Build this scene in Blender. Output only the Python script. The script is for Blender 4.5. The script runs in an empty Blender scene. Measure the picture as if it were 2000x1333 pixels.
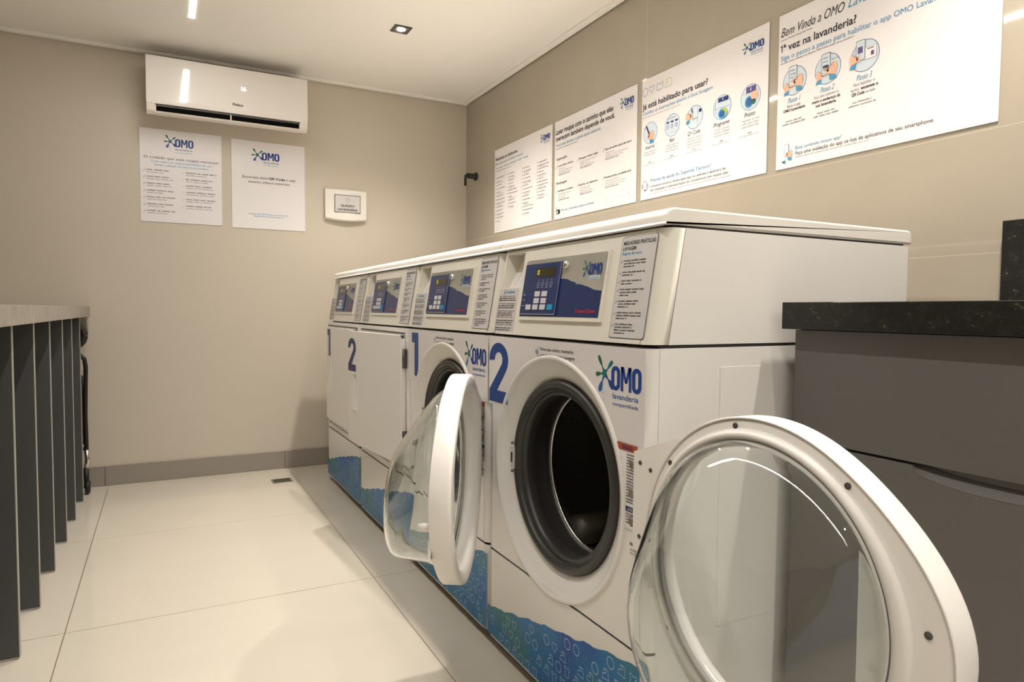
import bpy, bmesh, math, random
from math import sin, cos, pi, radians
from mathutils import Vector, Matrix
random.seed(7)
C = bpy.context.scene
COL = C.collection

# ------------------------------------------------------------------ camera
F_PX, YAW, PITCH, ROLL, CAM_H = 1307.9, 0.48131, 0.04607, 0.0076, 0.93875
fw = Vector((sin(YAW)*cos(PITCH), cos(YAW)*cos(PITCH), -sin(PITCH)))
rt = Vector((cos(YAW), -sin(YAW), 0)); up = rt.cross(fw)
r2 = rt*cos(ROLL) + up*sin(ROLL); u2 = -rt*sin(ROLL) + up*cos(ROLL)
cd = bpy.data.cameras.new('camera'); cam = bpy.data.objects.new('camera', cd); COL.objects.link(cam)
cd.sensor_width = 36.0; cd.lens = F_PX/2000*36.0; cd.clip_start = 0.02
m = Matrix((r2, u2, -fw)).transposed().to_4x4(); m.translation = Vector((0, 0, CAM_H))
cam.matrix_world = m
C.camera = cam

# ------------------------------------------------------------------ world, exposure, lights
w = bpy.data.worlds.new('world'); C.world = w; w.use_nodes = True
w.node_tree.nodes['Background'].inputs[0].default_value = (0.98, 0.97, 0.98, 1)
w.node_tree.nodes['Background'].inputs[1].default_value = 0.22
C.view_settings.view_transform = 'Standard'; C.view_settings.look = 'None'
C.view_settings.gamma = 1; C.view_settings.use_curve_mapping = False
C.view_settings.exposure = 1.06
CEIL = 2.285
WARM = (1.0, 0.925, 0.83)
SPOTS = [(1.037, 3.16), (1.03, 1.95), (1.36, 0.62), (0.95, -0.9)]
SPOT_W = [44, 46, 46, 60]
LED_E = 44.0
LED_LINES = [(0.141, -1.5, 3.5)]

def spot_light(x, y):
    l = bpy.data.lights.new('downlight_lamp', 'SPOT'); l.color = WARM
    l.spot_size = radians(128); l.spot_blend = 0.9; l.shadow_soft_size = 0.025
    o = bpy.data.objects.new('downlight_lamp', l); COL.objects.link(o); o.location = (x, y, CEIL-0.004)
    return o
SPOT_OBJS = [spot_light(*s) for s in SPOTS]
for q_, l_ in zip(SPOT_W, SPOT_OBJS): l_.data.energy = q_

# ------------------------------------------------------------------ materials
def mat(name, col, rough=0.5, metal=0.0, spec=0.5, bump=None, noise=None, emit=None, coat=0.0):
    m = bpy.data.materials.new(name); m.use_nodes = True
    nt = m.node_tree; b = nt.nodes['Principled BSDF']
    b.inputs['Base Color'].default_value = (*col, 1); b.inputs['Roughness'].default_value = rough
    b.inputs['Metallic'].default_value = metal; b.inputs['Specular IOR Level'].default_value = spec
    b.inputs['Coat Weight'].default_value = coat; b.inputs['Coat Roughness'].default_value = 0.05
    if emit:
        b.inputs['Emission Color'].default_value = (*emit[0], 1); b.inputs['Emission Strength'].default_value = emit[1]
    tc = None
    if noise or bump:
        tc = nt.nodes.new('ShaderNodeTexCoord')
    if noise:      # (scale, amount, second colour)
        n = nt.nodes.new('ShaderNodeTexNoise'); n.inputs['Scale'].default_value = noise[0]; n.inputs['Detail'].default_value = 5
        r = nt.nodes.new('ShaderNodeValToRGB'); r.color_ramp.elements[0].position = 0.35; r.color_ramp.elements[1].position = 0.65
        r.color_ramp.elements[0].color = (*col, 1); r.color_ramp.elements[1].color = (*noise[1], 1)
        nt.links.new(tc.outputs['Object'], n.inputs['Vector']); nt.links.new(n.outputs['Fac'], r.inputs['Fac'])
        nt.links.new(r.outputs['Color'], b.inputs['Base Color'])
    if bump:       # (scale, strength, distance)
        n = nt.nodes.new('ShaderNodeTexNoise'); n.inputs['Scale'].default_value = bump[0]; n.inputs['Detail'].default_value = 3
        bp = nt.nodes.new('ShaderNodeBump'); bp.inputs['Strength'].default_value = bump[1]; bp.inputs['Distance'].default_value = bump[2]
        nt.links.new(tc.outputs['Object'], n.inputs['Vector']); nt.links.new(n.outputs['Fac'], bp.inputs['Height'])
        nt.links.new(bp.outputs['Normal'], b.inputs['Normal'])
    return m

M = {}
M['enamel'] = mat('white_enamel', (0.80, 0.775, 0.735), 0.28, bump=(260, 0.05, 0.001))
M['plastic'] = mat('white_plastic', (0.82, 0.79, 0.73), 0.32)
M['console'] = mat('console_plastic', (0.79, 0.755, 0.665), 0.38)
M['doorplastic'] = mat('door_plastic', (0.84, 0.81, 0.765), 0.25)
M['vinyl'] = mat('vinyl_sticker', (0.73, 0.70, 0.695), 0.4)
M['label'] = mat('paper_label', (0.62, 0.60, 0.585), 0.45)
M['face'] = mat('panel_face', (0.70, 0.67, 0.56), 0.4)
M['board'] = mat('sign_board', (0.83, 0.80, 0.80), 0.35)
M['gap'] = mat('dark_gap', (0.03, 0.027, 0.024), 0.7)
M['gasket'] = mat('rubber_gasket', (0.032, 0.030, 0.027), 0.38)
M['steel'] = mat('stainless', (0.55, 0.54, 0.52), 0.25, 1.0)
M['chrome'] = mat('chrome', (0.75, 0.74, 0.72), 0.1, 1.0)
M['darkmetal'] = mat('dark_metal', (0.12, 0.11, 0.10), 0.4, 0.7)
M['black'] = mat('black_plastic', (0.010, 0.009, 0.008), 0.5)
M['void'] = mat('void_black', (0.002, 0.002, 0.002), 0.9, spec=0.1)
M['ink'] = mat('ink_dark', (0.010, 0.010, 0.02), 0.5)
M['inkgrey'] = mat('ink_grey', (0.22, 0.21, 0.23), 0.5)
M['inkpale'] = mat('ink_pale', (0.50, 0.48, 0.52), 0.5)
M['navy'] = mat('ink_navy', (0.008, 0.022, 0.13), 0.4)
M['blue'] = mat('logo_blue', (0.004, 0.045, 0.26), 0.4)
M['numblue'] = mat('number_blue', (0.006, 0.05, 0.24), 0.4)
M['midblue'] = mat('ink_midblue', (0.02, 0.11, 0.35), 0.45)
M['sky'] = mat('ink_sky', (0.06, 0.30, 0.52), 0.45)
M['pale'] = mat('ink_palesky', (0.62, 0.72, 0.80), 0.45)
M['skin'] = mat('ink_peach', (0.80, 0.48, 0.33), 0.45)
M['teal'] = mat('ink_teal', (0.0, 0.16, 0.17), 0.4)
M['green'] = mat('ink_green', (0.015, 0.13, 0.06), 0.4)
M['lime'] = mat('ink_lime', (0.45, 0.55, 0.06), 0.4)
M['red'] = mat('ink_red', (0.55, 0.03, 0.03), 0.4)
M['rust'] = mat('ink_rust', (0.40, 0.07, 0.015), 0.4)
M['purple'] = mat('ink_purple', (0.10, 0.06, 0.22), 0.4)
M['panelblue'] = mat('panel_blue', (0.012, 0.030, 0.125), 0.35)
M['key'] = mat('keycap', (0.66, 0.65, 0.68), 0.4)
M['cyan'] = mat('keycap_cyan', (0.0, 0.34, 0.62), 0.4)
M['lcd'] = mat('lcd', (0.035, 0.028, 0.008), 0.15)
M['lcdon'] = mat('lcd_lit', (0.5, 0.5, 0.0), 0.4, emit=((0.75, 0.75, 0.05), 0.35))
M['led'] = mat('display_digits', (0.8, 0.85, 1.0), 0.4, emit=((0.75, 0.82, 1.0), 1.3))
M['slat'] = mat('slat_laminate', (0.070, 0.069, 0.069), 0.5)
M['edge'] = mat('slat_edge_band', (0.36, 0.35, 0.32), 0.4)
M['leftstone'] = mat('counter_laminate', (0.30, 0.265, 0.225), 0.55, noise=(26, (0.37, 0.33, 0.29)))
M['cab'] = mat('grey_laminate', (0.125, 0.117, 0.108), 0.5, bump=(420, 0.12, 0.0006))
M['acwhite'] = mat('ac_gloss_white', (0.80, 0.76, 0.71), 0.07)
M['acbody'] = mat('ac_body', (0.76, 0.70, 0.64), 0.35)
M['base'] = mat('baseboard_tile', (0.30, 0.265, 0.23), 0.25)
M['drain'] = mat('drain_steel', (0.25, 0.22, 0.18), 0.4, 0.6)
M['ceil'] = mat('ceiling_paint', (0.94, 0.91, 0.86), 0.8)
M['paint'] = mat('wall_paint', (0.60, 0.54, 0.445), 0.45, bump=(90, 0.10, 0.002))
M['grey_iron'] = mat('socket_grey', (0.36, 0.34, 0.31), 0.5)
M['lamp'] = mat('lamp_lens', (0.9, 0.9, 0.9), 0.5, emit=((1.0, 0.93, 0.80), 22))
M['ledstrip'] = mat('led_diffuser', (0.9, 0.9, 0.9), 0.5, emit=((1.0, 0.955, 0.90), LED_E))

def nodes_of(m):
    nt = m.node_tree; return nt, nt.nodes['Principled BSDF']
def math_node(nt, op, a, b=None):
    n = nt.nodes.new('ShaderNodeMath'); n.operation = op
    for i, v in enumerate((a, b)):
        if v is None: continue
        if isinstance(v, (int, float)): n.inputs[i].default_value = v
        else: nt.links.new(v, n.inputs[i])
    return n.outputs[0]
def line_mask(nt, coord, pos, step, half):
    d = math_node(nt, 'SUBTRACT', coord, pos)
    if step:
        d = math_node(nt, 'PINGPONG', d, step/2.0) if False else math_node(nt, 'ABSOLUTE', math_node(nt, 'SUBTRACT', math_node(nt, 'FLOORED_MODULO', math_node(nt, 'ADD', d, step/2.0), step), step/2.0))
    else:
        d = math_node(nt, 'ABSOLUTE', d)
    return math_node(nt, 'LESS_THAN', d, half)
def tiled(name, c1, c2, jc, rough, lines, nscale, var=0.5):
    m = mat(name, c1, rough); nt, b = nodes_of(m)
    g = nt.nodes.new('ShaderNodeNewGeometry'); s = nt.nodes.new('ShaderNodeSeparateXYZ')
    nt.links.new(g.outputs['Position'], s.inputs[0])
    n = nt.nodes.new('ShaderNodeTexNoise'); n.inputs['Scale'].default_value = nscale; n.inputs['Detail'].default_value = 6
    n.inputs['Distortion'].default_value = 1.5
    nt.links.new(g.outputs['Position'], n.inputs['Vector'])
    r = nt.nodes.new('ShaderNodeValToRGB'); r.color_ramp.elements[0].position = 0.3; r.color_ramp.elements[1].position = 0.7
    r.color_ramp.elements[0].color = (*c1, 1); r.color_ramp.elements[1].color = (*c2, 1)
    nt.links.new(n.outputs['Fac'], r.inputs['Fac'])
    mask = None
    for ax, pos, step, half in lines:
        k = line_mask(nt, s.outputs[ax], pos, step, half)
        mask = k if mask is None else math_node(nt, 'MAXIMUM', mask, k)
    mx = nt.nodes.new('ShaderNodeMix'); mx.data_type = 'RGBA'
    nt.links.new(mask, mx.inputs[0]); nt.links.new(r.outputs['Color'], mx.inputs[6]); mx.inputs[7].default_value = (*jc, 1)
    nt.links.new(mx.outputs[2], b.inputs['Base Color'])
    nt.links.new(math_node(nt, 'ADD', math_node(nt, 'MULTIPLY', mask, 0.4), rough), b.inputs['Roughness'])
    return m
M['floor'] = tiled('polished_porcelain', (0.61, 0.565, 0.475), (0.65, 0.60, 0.51), (0.26, 0.20, 0.13), 0.05,
                   [('X', -0.262, 0.905, 0.0016), ('Y', 2.262, 0.872, 0.0016)], 1.3)
M['walltile'] = tiled('satin_wall_tile', (0.40, 0.355, 0.285), (0.43, 0.38, 0.305), (0.52, 0.46, 0.37), 0.055,
                      [('Z', 1.086, 0, 0.0010), ('Z', 1.386, 0, 0.0009), ('Y', 2.235, 0, 0.0009)], 2.0)
# granite: black with green and grey flecks
g_ = mat('black_granite', (0.006, 0.0065, 0.006), 0.35); nt, b = nodes_of(g_)
tc = nt.nodes.new('ShaderNodeTexCoord'); v = nt.nodes.new('ShaderNodeTexVoronoi'); v.inputs['Scale'].default_value = 260
n = nt.nodes.new('ShaderNodeTexNoise'); n.inputs['Scale'].default_value = 45; n.inputs['Detail'].default_value = 8
r = nt.nodes.new('ShaderNodeValToRGB'); e = r.color_ramp.elements
e[0].position = 0.46; e[0].color = (0.003, 0.0035, 0.003, 1); e[1].position = 0.66; e[1].color = (0.012, 0.014, 0.009, 1)
x_ = e.new(0.80); x_.color = (0.16, 0.15, 0.12, 1)
mx = nt.nodes.new('ShaderNodeMix'); mx.data_type = 'FLOAT'; mx.inputs[0].default_value = 0.35
nt.links.new(tc.outputs['Object'], v.inputs['Vector']); nt.links.new(tc.outputs['Object'], n.inputs['Vector'])
nt.links.new(n.outputs['Fac'], mx.inputs[2]); nt.links.new(v.outputs['Color'], mx.inputs[3])
nt.links.new(mx.outputs[0], r.inputs['Fac']); nt.links.new(r.outputs['Color'], b.inputs['Base Color'])
M['granite'] = g_
# printed water band: blue with teal clouds
g_ = mat('printed_water', (0.0, 0.12, 0.42), 0.35); nt, b = nodes_of(g_)
tc = nt.nodes.new('ShaderNodeTexCoord'); n = nt.nodes.new('ShaderNodeTexNoise'); n.inputs['Scale'].default_value = 5.5; n.inputs['Detail'].default_value = 7
r = nt.nodes.new('ShaderNodeValToRGB'); e = r.color_ramp.elements
e[0].position = 0.38; e[0].color = (0.0, 0.075, 0.36, 1); e[1].position = 0.50; e[1].color = (0.0, 0.155, 0.42, 1)
x_ = e.new(0.66); x_.color = (0.02, 0.19, 0.23, 1)
nt.links.new(tc.outputs['Object'], n.inputs['Vector']); nt.links.new(n.outputs['Fac'], r.inputs['Fac']); nt.links.new(r.outputs['Color'], b.inputs['Base Color'])
M['water'] = g_
M['icon'] = mat('icon_line', (0.42, 0.60, 0.74), 0.4)
M['iconteal'] = mat('icon_line_teal', (0.03, 0.24, 0.36), 0.4)
# drum steel with rows of holes (printed as bump/colour)
g_ = mat('drum_steel', (0.13, 0.12, 0.095), 0.45, 0.5); nt, b = nodes_of(g_)
tc = nt.nodes.new('ShaderNodeTexCoord'); v = nt.nodes.new('ShaderNodeTexVoronoi'); v.inputs['Scale'].default_value = 55
v.inputs['Randomness'].default_value = 0.15
k = math_node(nt, 'LESS_THAN', v.outputs['Distance'], 0.22)
mx = nt.nodes.new('ShaderNodeMix'); mx.data_type = 'RGBA'; mx.inputs[6].default_value = (0.13, 0.12, 0.095, 1); mx.inputs[7].default_value = (0.07, 0.065, 0.05, 1)
nt.links.new(tc.outputs['Object'], v.inputs['Vector']); nt.links.new(k, mx.inputs[0]); nt.links.new(mx.outputs[2], b.inputs['Base Color'])
M['drum'] = g_
# glass
g_ = bpy.data.materials.new('door_glass'); g_.use_nodes = True; nt = g_.node_tree; b = nt.nodes['Principled BSDF']
b.inputs['Base Color'].default_value = (0.93, 0.965, 0.955, 1); b.inputs['Roughness'].default_value = 0.0
b.inputs['Transmission Weight'].default_value = 1.0; b.inputs['IOR'].default_value = 1.47
M['glass'] = g_

# ------------------------------------------------------------------ mesh helpers
class MB:
    """collects shapes into ONE mesh with material slots"""
    def __init__(s): s.bm = bmesh.new(); s.mats = []
    def mi(s, m):
        if m not in s.mats: s.mats.append(m)
        return s.mats.index(m)
    def quadgrid(s, rows, m, close_u=False, close_v=False, smooth=True):
        i = s.mi(m); vs = [[s.bm.verts.new(p) for p in r] for r in rows]
        nu = len(vs); nv = len(vs[0])
        for a in range(nu if close_u else nu-1):
            for b_ in range(nv if close_v else nv-1):
                q = [vs[a][b_], vs[(a+1) % nu][b_], vs[(a+1) % nu][(b_+1) % nv], vs[a][(b_+1) % nv]]
                try: f = s.bm.faces.new(q)
                except ValueError: continue
                f.material_index = i; f.smooth = smooth
        return vs
    def face(s, pts, m, smooth=False):
        f = s.bm.faces.new([s.bm.verts.new(p) for p in pts]); f.material_index = s.mi(m); f.smooth = smooth; return f
    def box(s, a, b, m, bevel=0.0, seg=2):
        i = s.mi(m)
        x0, x1 = sorted((a[0], b[0])); y0, y1 = sorted((a[1], b[1])); z0, z1 = sorted((a[2], b[2]))
        v = [s.bm.verts.new((x, y, z)) for x in (x0, x1) for y in (y0, y1) for z in (z0, z1)]
        fs = []
        for q in ((0, 1, 3, 2), (4, 6, 7, 5), (0, 4, 5, 1), (2, 3, 7, 6), (0, 2, 6, 4), (1, 5, 7, 3)):
            f = s.bm.faces.new([v[k] for k in q]); f.material_index = i; fs.append(f)
        if bevel:
            es = {e for f in fs for e in f.edges}
            bmesh.ops.bevel(s.bm, geom=list(es), offset=bevel, segments=seg, affect='EDGES', profile=0.5, material=i)
    def prism(s, poly, axis, a, b, m, bevel=0.0, seg=2, smooth=False):
        """poly: 2D points in the two other axes (in xyz order), extruded along axis from a to b"""
        i = s.mi(m)
        def P(p, t):
            q = list(p); q.insert(axis, t); return q
        A = [s.bm.verts.new(P(p, a)) for p in poly]; B = [s.bm.verts.new(P(p, b)) for p in poly]
        fs = [s.bm.faces.new(A[::-1]), s.bm.faces.new(B)]
        n_ = len(poly)
        for k in range(n_):
            f = s.bm.faces.new([A[k], A[(k+1) % n_], B[(k+1) % n_], B[k]]); f.smooth = smooth; fs.append(f)
        for f in fs: f.material_index = i
        if bevel:
            es = {e for f in fs for e in f.edges}
            bmesh.ops.bevel(s.bm, geom=list(es), offset=bevel, segments=seg, affect='EDGES', profile=0.5, material=i)
    def lathe(s, prof, m, T, n=64, closed=False, t0=0, t1=2*pi):
        """prof: (r, h[, centre shift v]); T(a, b, h) -> point, a/b in the disc plane, h along the axis"""
        full = abs(t1-t0-2*pi) < 1e-6
        N = n if full else n+1
        rows = []
        for p in prof:
            r_, h = p[0], p[1]; c = p[2] if len(p) > 2 else 0
            rows.append([T(r_*cos(t0+(t1-t0)*k/n), r_*sin(t0+(t1-t0)*k/n)+c, h) for k in range(N)])
        return s.quadgrid(rows, m, close_u=closed, close_v=full)
    def disc(s, r_, h, m, T, n=48, c=0):
        s.face([T(r_*cos(2*pi*k/n), r_*sin(2*pi*k/n)+c, h) for k in range(n)], m)
    def tube(s, pts, r_, m, n=10, caps=True):
        pts = [Vector(p) for p in pts]; rows = []
        for k, p in enumerate(pts):
            d = (pts[min(k+1, len(pts)-1)] - pts[max(k-1, 0)]).normalized()
            a = d.cross(Vector((0.13, 0.31, 0.94))).normalized(); b_ = d.cross(a)
            rr = r_[k] if isinstance(r_, (list, tuple)) else r_
            rows.append([p + a*rr*cos(2*pi*j/n) + b_*rr*sin(2*pi*j/n) for j in range(n)])
        s.quadgrid(rows, m, close_v=True)
        if caps:
            s.face(rows[0][::-1], m); s.face(rows[-1], m)
    def build(s, name, parent=None, mw=None, solid=0.0):
        if solid: bmesh.ops.solidify(s.bm, geom=s.bm.faces[:], thickness=solid)
        bmesh.ops.remove_doubles(s.bm, verts=s.bm.verts[:], dist=1e-6)
        bmesh.ops.recalc_face_normals(s.bm, faces=s.bm.faces[:])
        me = bpy.data.meshes.new(name); s.bm.to_mesh(me); s.bm.free()
        for k in s.mats: me.materials.append(M[k])
        o = bpy.data.objects.new(name, me); COL.objects.link(o)
        if parent: o.parent = parent
        if mw is not None: o.matrix_local = mw
        return o

def thing(name, label, cat, loc=(0, 0, 0), rz=0, group=None):
    o = bpy.data.objects.new(name, None); COL.objects.link(o); o.empty_display_size = 0.1
    o.location = loc; o.rotation_euler = (0, 0, rz); o['label'] = label; o['category'] = cat
    if group: o['group'] = group
    return o
def tag(o, label, cat, group=None):
    o['label'] = label; o['category'] = cat
    if group: o['group'] = group
    return o
def struct(o): o['kind'] = 'structure'; return o

# ------------------------------------------------------------------ print (decal) builder
_tc = {}
def text_polys(s, bold=0.0, shear=0.0):
    key = (s, bold, shear)
    if key in _tc: return _tc[key]
    cu = bpy.data.curves.new('t', 'FONT'); cu.body = s; cu.size = 1; cu.offset = bold; cu.shear = shear
    cu.resolution_u = 3; cu.fill_mode = 'FRONT' if hasattr(cu, 'fill_mode') else cu.fill_mode
    o = bpy.data.objects.new('t', cu); COL.objects.link(o)
    dg = bpy.context.evaluated_depsgraph_get(); me = bpy.data.meshes.new_from_object(o.evaluated_get(dg))
    vs = [(v.co.x, v.co.y) for v in me.vertices]; fs = [tuple(p.vertices) for p in me.polygons]
    bpy.data.objects.remove(o); bpy.data.curves.remove(cu); bpy.data.meshes.remove(me)
    _tc[key] = (vs, fs); return _tc[key]
_v, _ = text_polys('H'); CAPH = max(p[1] for p in _v)

class Print:
    """flat printing on a surface: u to the right, v up, in metres, n = outwards"""
    def __init__(s, O, U, V):
        s.O = Vector(O); s.U = Vector(U).normalized(); s.V = Vector(V).normalized(); s.N = s.U.cross(s.V).normalized()
        s.mb = MB()
    def P(s, u, v, l=1): return s.O + s.U*u + s.V*v + s.N*(0.0004*l)
    def poly(s, pts, m, l=1): s.mb.face([s.P(u, v, l) for u, v in pts], m)
    def rect(s, u0, v0, u1, v1, m, l=1): s.poly([(u0, v0), (u1, v0), (u1, v1), (u0, v1)], m, l)
    def rrect(s, u0, v0, u1, v1, r_, m, l=1):
        pts = []
        for cx, cy, a in ((u1-r_, v1-r_, 0), (u0+r_, v1-r_, 90), (u0+r_, v0+r_, 180), (u1-r_, v0+r_, 270)):
            for k in range(5): t = radians(a+k*22.5); pts.append((cx+r_*cos(t), cy+r_*sin(t)))
        s.poly(pts, m, l)
    def ell(s, cu, cv, a, b, m, l=1, n=32): s.poly([(cu+a*cos(2*pi*k/n), cv+b*sin(2*pi*k/n)) for k in range(n)], m, l)
    def stroke(s, pts, wd, m, l=2, closed=False):
        n_ = len(pts); L, R = [], []
        for k in range(n_):
            if closed: a, c = pts[k-1], pts[(k+1) % n_]
            else: a, c = pts[max(k-1, 0)], pts[min(k+1, n_-1)]
            dx, dy = c[0]-a[0], c[1]-a[1]; d = math.hypot(dx, dy) or 1
            nx, ny = -dy/d*wd/2, dx/d*wd/2
            L.append((pts[k][0]+nx, pts[k][1]+ny)); R.append((pts[k][0]-nx, pts[k][1]-ny))
        for k in range(n_ if closed else n_-1):
            j = (k+1) % n_; s.poly([R[k], R[j], L[j], L[k]], m, l)
    def ring(s, cu, cv, a, b, wd, m, l=2, n=36): s.stroke([(cu+a*cos(2*pi*k/n), cv+b*sin(2*pi*k/n)) for k in range(n)], wd, m, l, True)
    def text(s, t, u, v, h, m, w=None, bold=0.0, shear=0.0, l=2, align='L', rot=0.0):
        vs, fs = text_polys(t, bold, shear)
        if not vs: return
        x0 = min(p[0] for p in vs); x1 = max(p[0] for p in vs); sy = h/CAPH; sx = (w/(x1-x0)) if w else sy
        wd = (x1-x0)*sx; off = {'L': 0, 'C': -wd/2, 'R': -wd}[align]; i = s.mb.mi(m)
        cr, sr = cos(rot), sin(rot); bv = []
        for p in vs:
            a = (p[0]-x0)*sx+off; b_ = p[1]*sy
            bv.append(s.mb.bm.verts.new(s.P(u+a*cr-b_*sr, v+a*sr+b_*cr, l)))
        for f in fs:
            try: q = s.mb.bm.faces.new([bv[k] for k in f]); q.material_index = i
            except ValueError: pass
    def words(s, u, v, w, h, m, l=2, align='L', wm=1.0):
        """a line of print too small to read: word-long runs of short strokes"""
        ws = []; x = 0
        while x < w:
            k = random.uniform(1.6, 5.2)*h*1.5*wm; k = min(k, w-x); ws.append((x, k)); x += k+0.8*h
        for x, k in ws:
            if k < 0.5*h: continue
            q = x
            while q < x+k:
                a = min(random.uniform(.35, .6)*h, x+k-q); t = random.choice((0, 0, .35, .5))*h
                s.rect(u+q, v, u+q+a*.72, v+h*.75+t*.6, m, l); q += a+.12*h
    def logo(s, u, v, w, h, full=True, small=False, wm='blue'):
        """OMO block: lower left (u, v), width w, height h, with the splash on its left and the two lines below"""
        if getattr(s, 'lg', None): s = s.lg
        def X(a): return u+(a-0.572)*w/0.093
        def Y(a): return v+(a-0.781)*h/0.048
        kx, ky = w/0.093, h/0.048
        def blob(x0, y0, x1, y1, r0, r1, m):
            dx, dy = x1-x0, y1-y0; d = math.hypot(dx, dy); px, py = -dy/d, dx/d
            L, R = [], []
            for k in range(13):
                t = k/12; rr = r0*(1-t)**4*0.9+0.0010
                if t > .45: rr = max(rr, r1*math.sqrt(max(0, 1-((t-.78)/.34)**2)) if t < .78+.22 else r1*math.sqrt(max(0.0, 1-((t-.78)/.2215)**2)))
                if k == 12: rr = 0.0003
                x, y = x0+dx*t, y0+dy*t; L.append((X(x+px*rr), Y(y+py*rr))); R.append((X(x-px*rr), Y(y-py*rr)))
            s.poly(L+R[::-1], m, 2)
        cx, cy = 0.5485, 0.8115
        dk = 'teal'
        blob(cx, cy, 0.5265, 0.8475, .005, .0046, 'green'); blob(cx, cy, 0.5755, 0.8385, .004, .0046, 'teal')
        blob(cx, cy, 0.5175, 0.8075, .006, .0045, 'green'); blob(cx, cy, 0.530, 0.7720, .006, .006, 'midblue')
        blob(cx, cy, 0.580, 0.7820, .006, .0065, 'blue')
        s.poly([(X(cx+.0075*cos(a*pi/3)), Y(cy+.0095*sin(a*pi/3))) for a in range(6)], dk, 3)
        for dx, dy in ((.541, .776), (.547, .772), (.543, .768), (.550, .762), (.546, .756)):
            s.rect(X(dx), Y(dy), X(dx+.0014), Y(dy+.0025), 'midblue', 2)
        def O(a0, a1):
            pts_o, pts_i = [], []; c = (a0+a1)/2; ro = (a1-a0)/2; ri = ro-0.0096; yb, yt = 0.7805, 0.829
            k = 12
            for q in range(k+1): t = pi-pi*q/k; pts_o.append((c+ro*cos(t), yt-.012+.012*sin(t))); pts_i.append((c+ri*cos(t), yt-.014+.006*sin(t)))
            for q in range(k+1): t = -pi*q/k; pts_o.append((c+ro*cos(t), yb+.012+.012*sin(t))); pts_i.append((c+ri*cos(t), yb+.014+.006*sin(t)))
            n_ = len(pts_o)
            for q in range(n_):
                j = (q+1) % n_
                s.poly([(X(x), Y(y)) for x, y in (pts_o[q], pts_o[j], pts_i[j], pts_i[q])], wm, 3)
        O(.572, .6005); O(.6385, .6665)
        for q in ([(.603, .781), (.603, .829), (.6108, .829), (.6108, .781)], [(.6285, .781), (.6285, .829), (.6362, .829), (.6362, .781)],
                  [(.6035, .829), (.6125, .829), (.6225, .797), (.6165, .797)], [(.6267, .829), (.6358, .829), (.6228, .797), (.6168, .797)]):
            s.poly([(X(x), Y(y)) for x, y in q], wm, 3)
        if full:
            s.text('lavanderia', X(.577), Y(.7638), .0105*ky, 'midblue', .081*kx, bold=.012)
            s.text('compartilhada', X(.577), Y(.7500), .0068*ky, 'midblue', .081*kx, bold=.006)
    def build(s, name, parent):
        if getattr(s, 'lg', None) and s.lg.mb.mats: s.lg.build('logo', parent); s.lg = None
        s.mb.bm.normal_update()
        me = bpy.data.meshes.new(name); s.mb.bm.to_mesh(me); s.mb.bm.free()
        for k in s.mb.mats: me.materials.append(M[k])
        o = bpy.data.objects.new(name, me); COL.objects.link(o); o.parent = parent
        return o

# ------------------------------------------------------------------ the room
XR, YB, XL, YF = 1.7823, 4.0783, -1.75, -2.0
mb = MB(); mb.box((XL-.1, YF-.1, -.12), (XR+.1, YB+.1, 0), 'floor'); struct(mb.build('floor'))
mb = MB(); mb.box((XL-.1, YF-.1, CEIL), (XR+.1, YB+.1, CEIL+.1), 'ceil'); struct(mb.build('ceiling'))
mb = MB(); mb.box((XL-.1, YB, 0), (XR+.1, YB+.1, CEIL), 'paint'); struct(mb.build('wall_back'))
mb = MB(); mb.box((XR, YF, 0), (XR+.1, YB, CEIL), 'walltile'); struct(mb.build('wall_right'))
mb = MB(); mb.box((XL-.1, YF, 0), (XL, YB, CEIL), 'paint'); struct(mb.build('wall_left'))
# unseen wall behind the camera, with a wide opening added to let in daylight
mb = MB(); mb.box((XL-.1, YF-.1, 0), (-1.25, YF, CEIL), 'paint'); mb.box((.85, YF-.1, 0), (XR+.1, YF, CEIL), 'paint'); mb.box((-1.25, YF-.1, 2.15), (.85, YF, CEIL), 'paint'); struct(mb.build('wall_front'))
mb = MB()
for a, b_ in ((XL, -.279), (-.2785, .6255), (.626, XR-.001)): mb.box((a+.0008, YB-.012, .0005), (b_-.0008, YB-.0005, .104), 'base', .0012, 1)
struct(mb.build('baseboard_back'))
# plaster lip that runs round the edge of the ceiling, a little lower than the field
mb = MB(); mb.box((XL, YB-.034, CEIL-.017), (XR, YB-.006, CEIL-.0005), 'ceil', .002, 1); struct(mb.build('trim_1'))
mb = MB(); mb.box((XR-.034, YF, CEIL-.017), (XR-.006, YB-.035, CEIL-.0005), 'ceil', .002, 1); struct(mb.build('trim_2'))

# recessed downlights
SPOT_LABELS = ['square recessed downlight in the ceiling with dark frame and bright lens'] + ['square recessed downlight in the ceiling above the washers, out of view']*3
for k, (x, y) in enumerate(SPOTS):
    t = thing('downlight', SPOT_LABELS[k], 'ceiling light', (x, y, CEIL), 0, 'recessed downlights along the machines')
    hs, hi = .042, .031
    mb = MB()
    for a, b_ in (((-hs, -hs), (hs, -hi)), ((-hs, hi), (hs, hs)), ((-hs, -hi), (-hi, hi)), ((hi, -hi), (hs, hi))):
        mb.box((a[0], a[1], -.005), (b_[0], b_[1], -.0005), 'darkmetal')
    mb.build('frame', t)
    mb = MB(); mb.box((-hi+.001, -hi+.001, -.003), (hi-.001, hi-.001, -.0008), 'steel'); mb.build('reflector', t)
    mb = MB(); mb.lathe([(.020, -.0032), (.020, -.0045), (.0005, -.0048)], 'lamp', lambda a, b_, h: (a, b_, h), 24); mb.build('lens', t)
    sp = SPOT_OBJS[k]; sp.location = (x, y, CEIL-.012)
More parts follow.
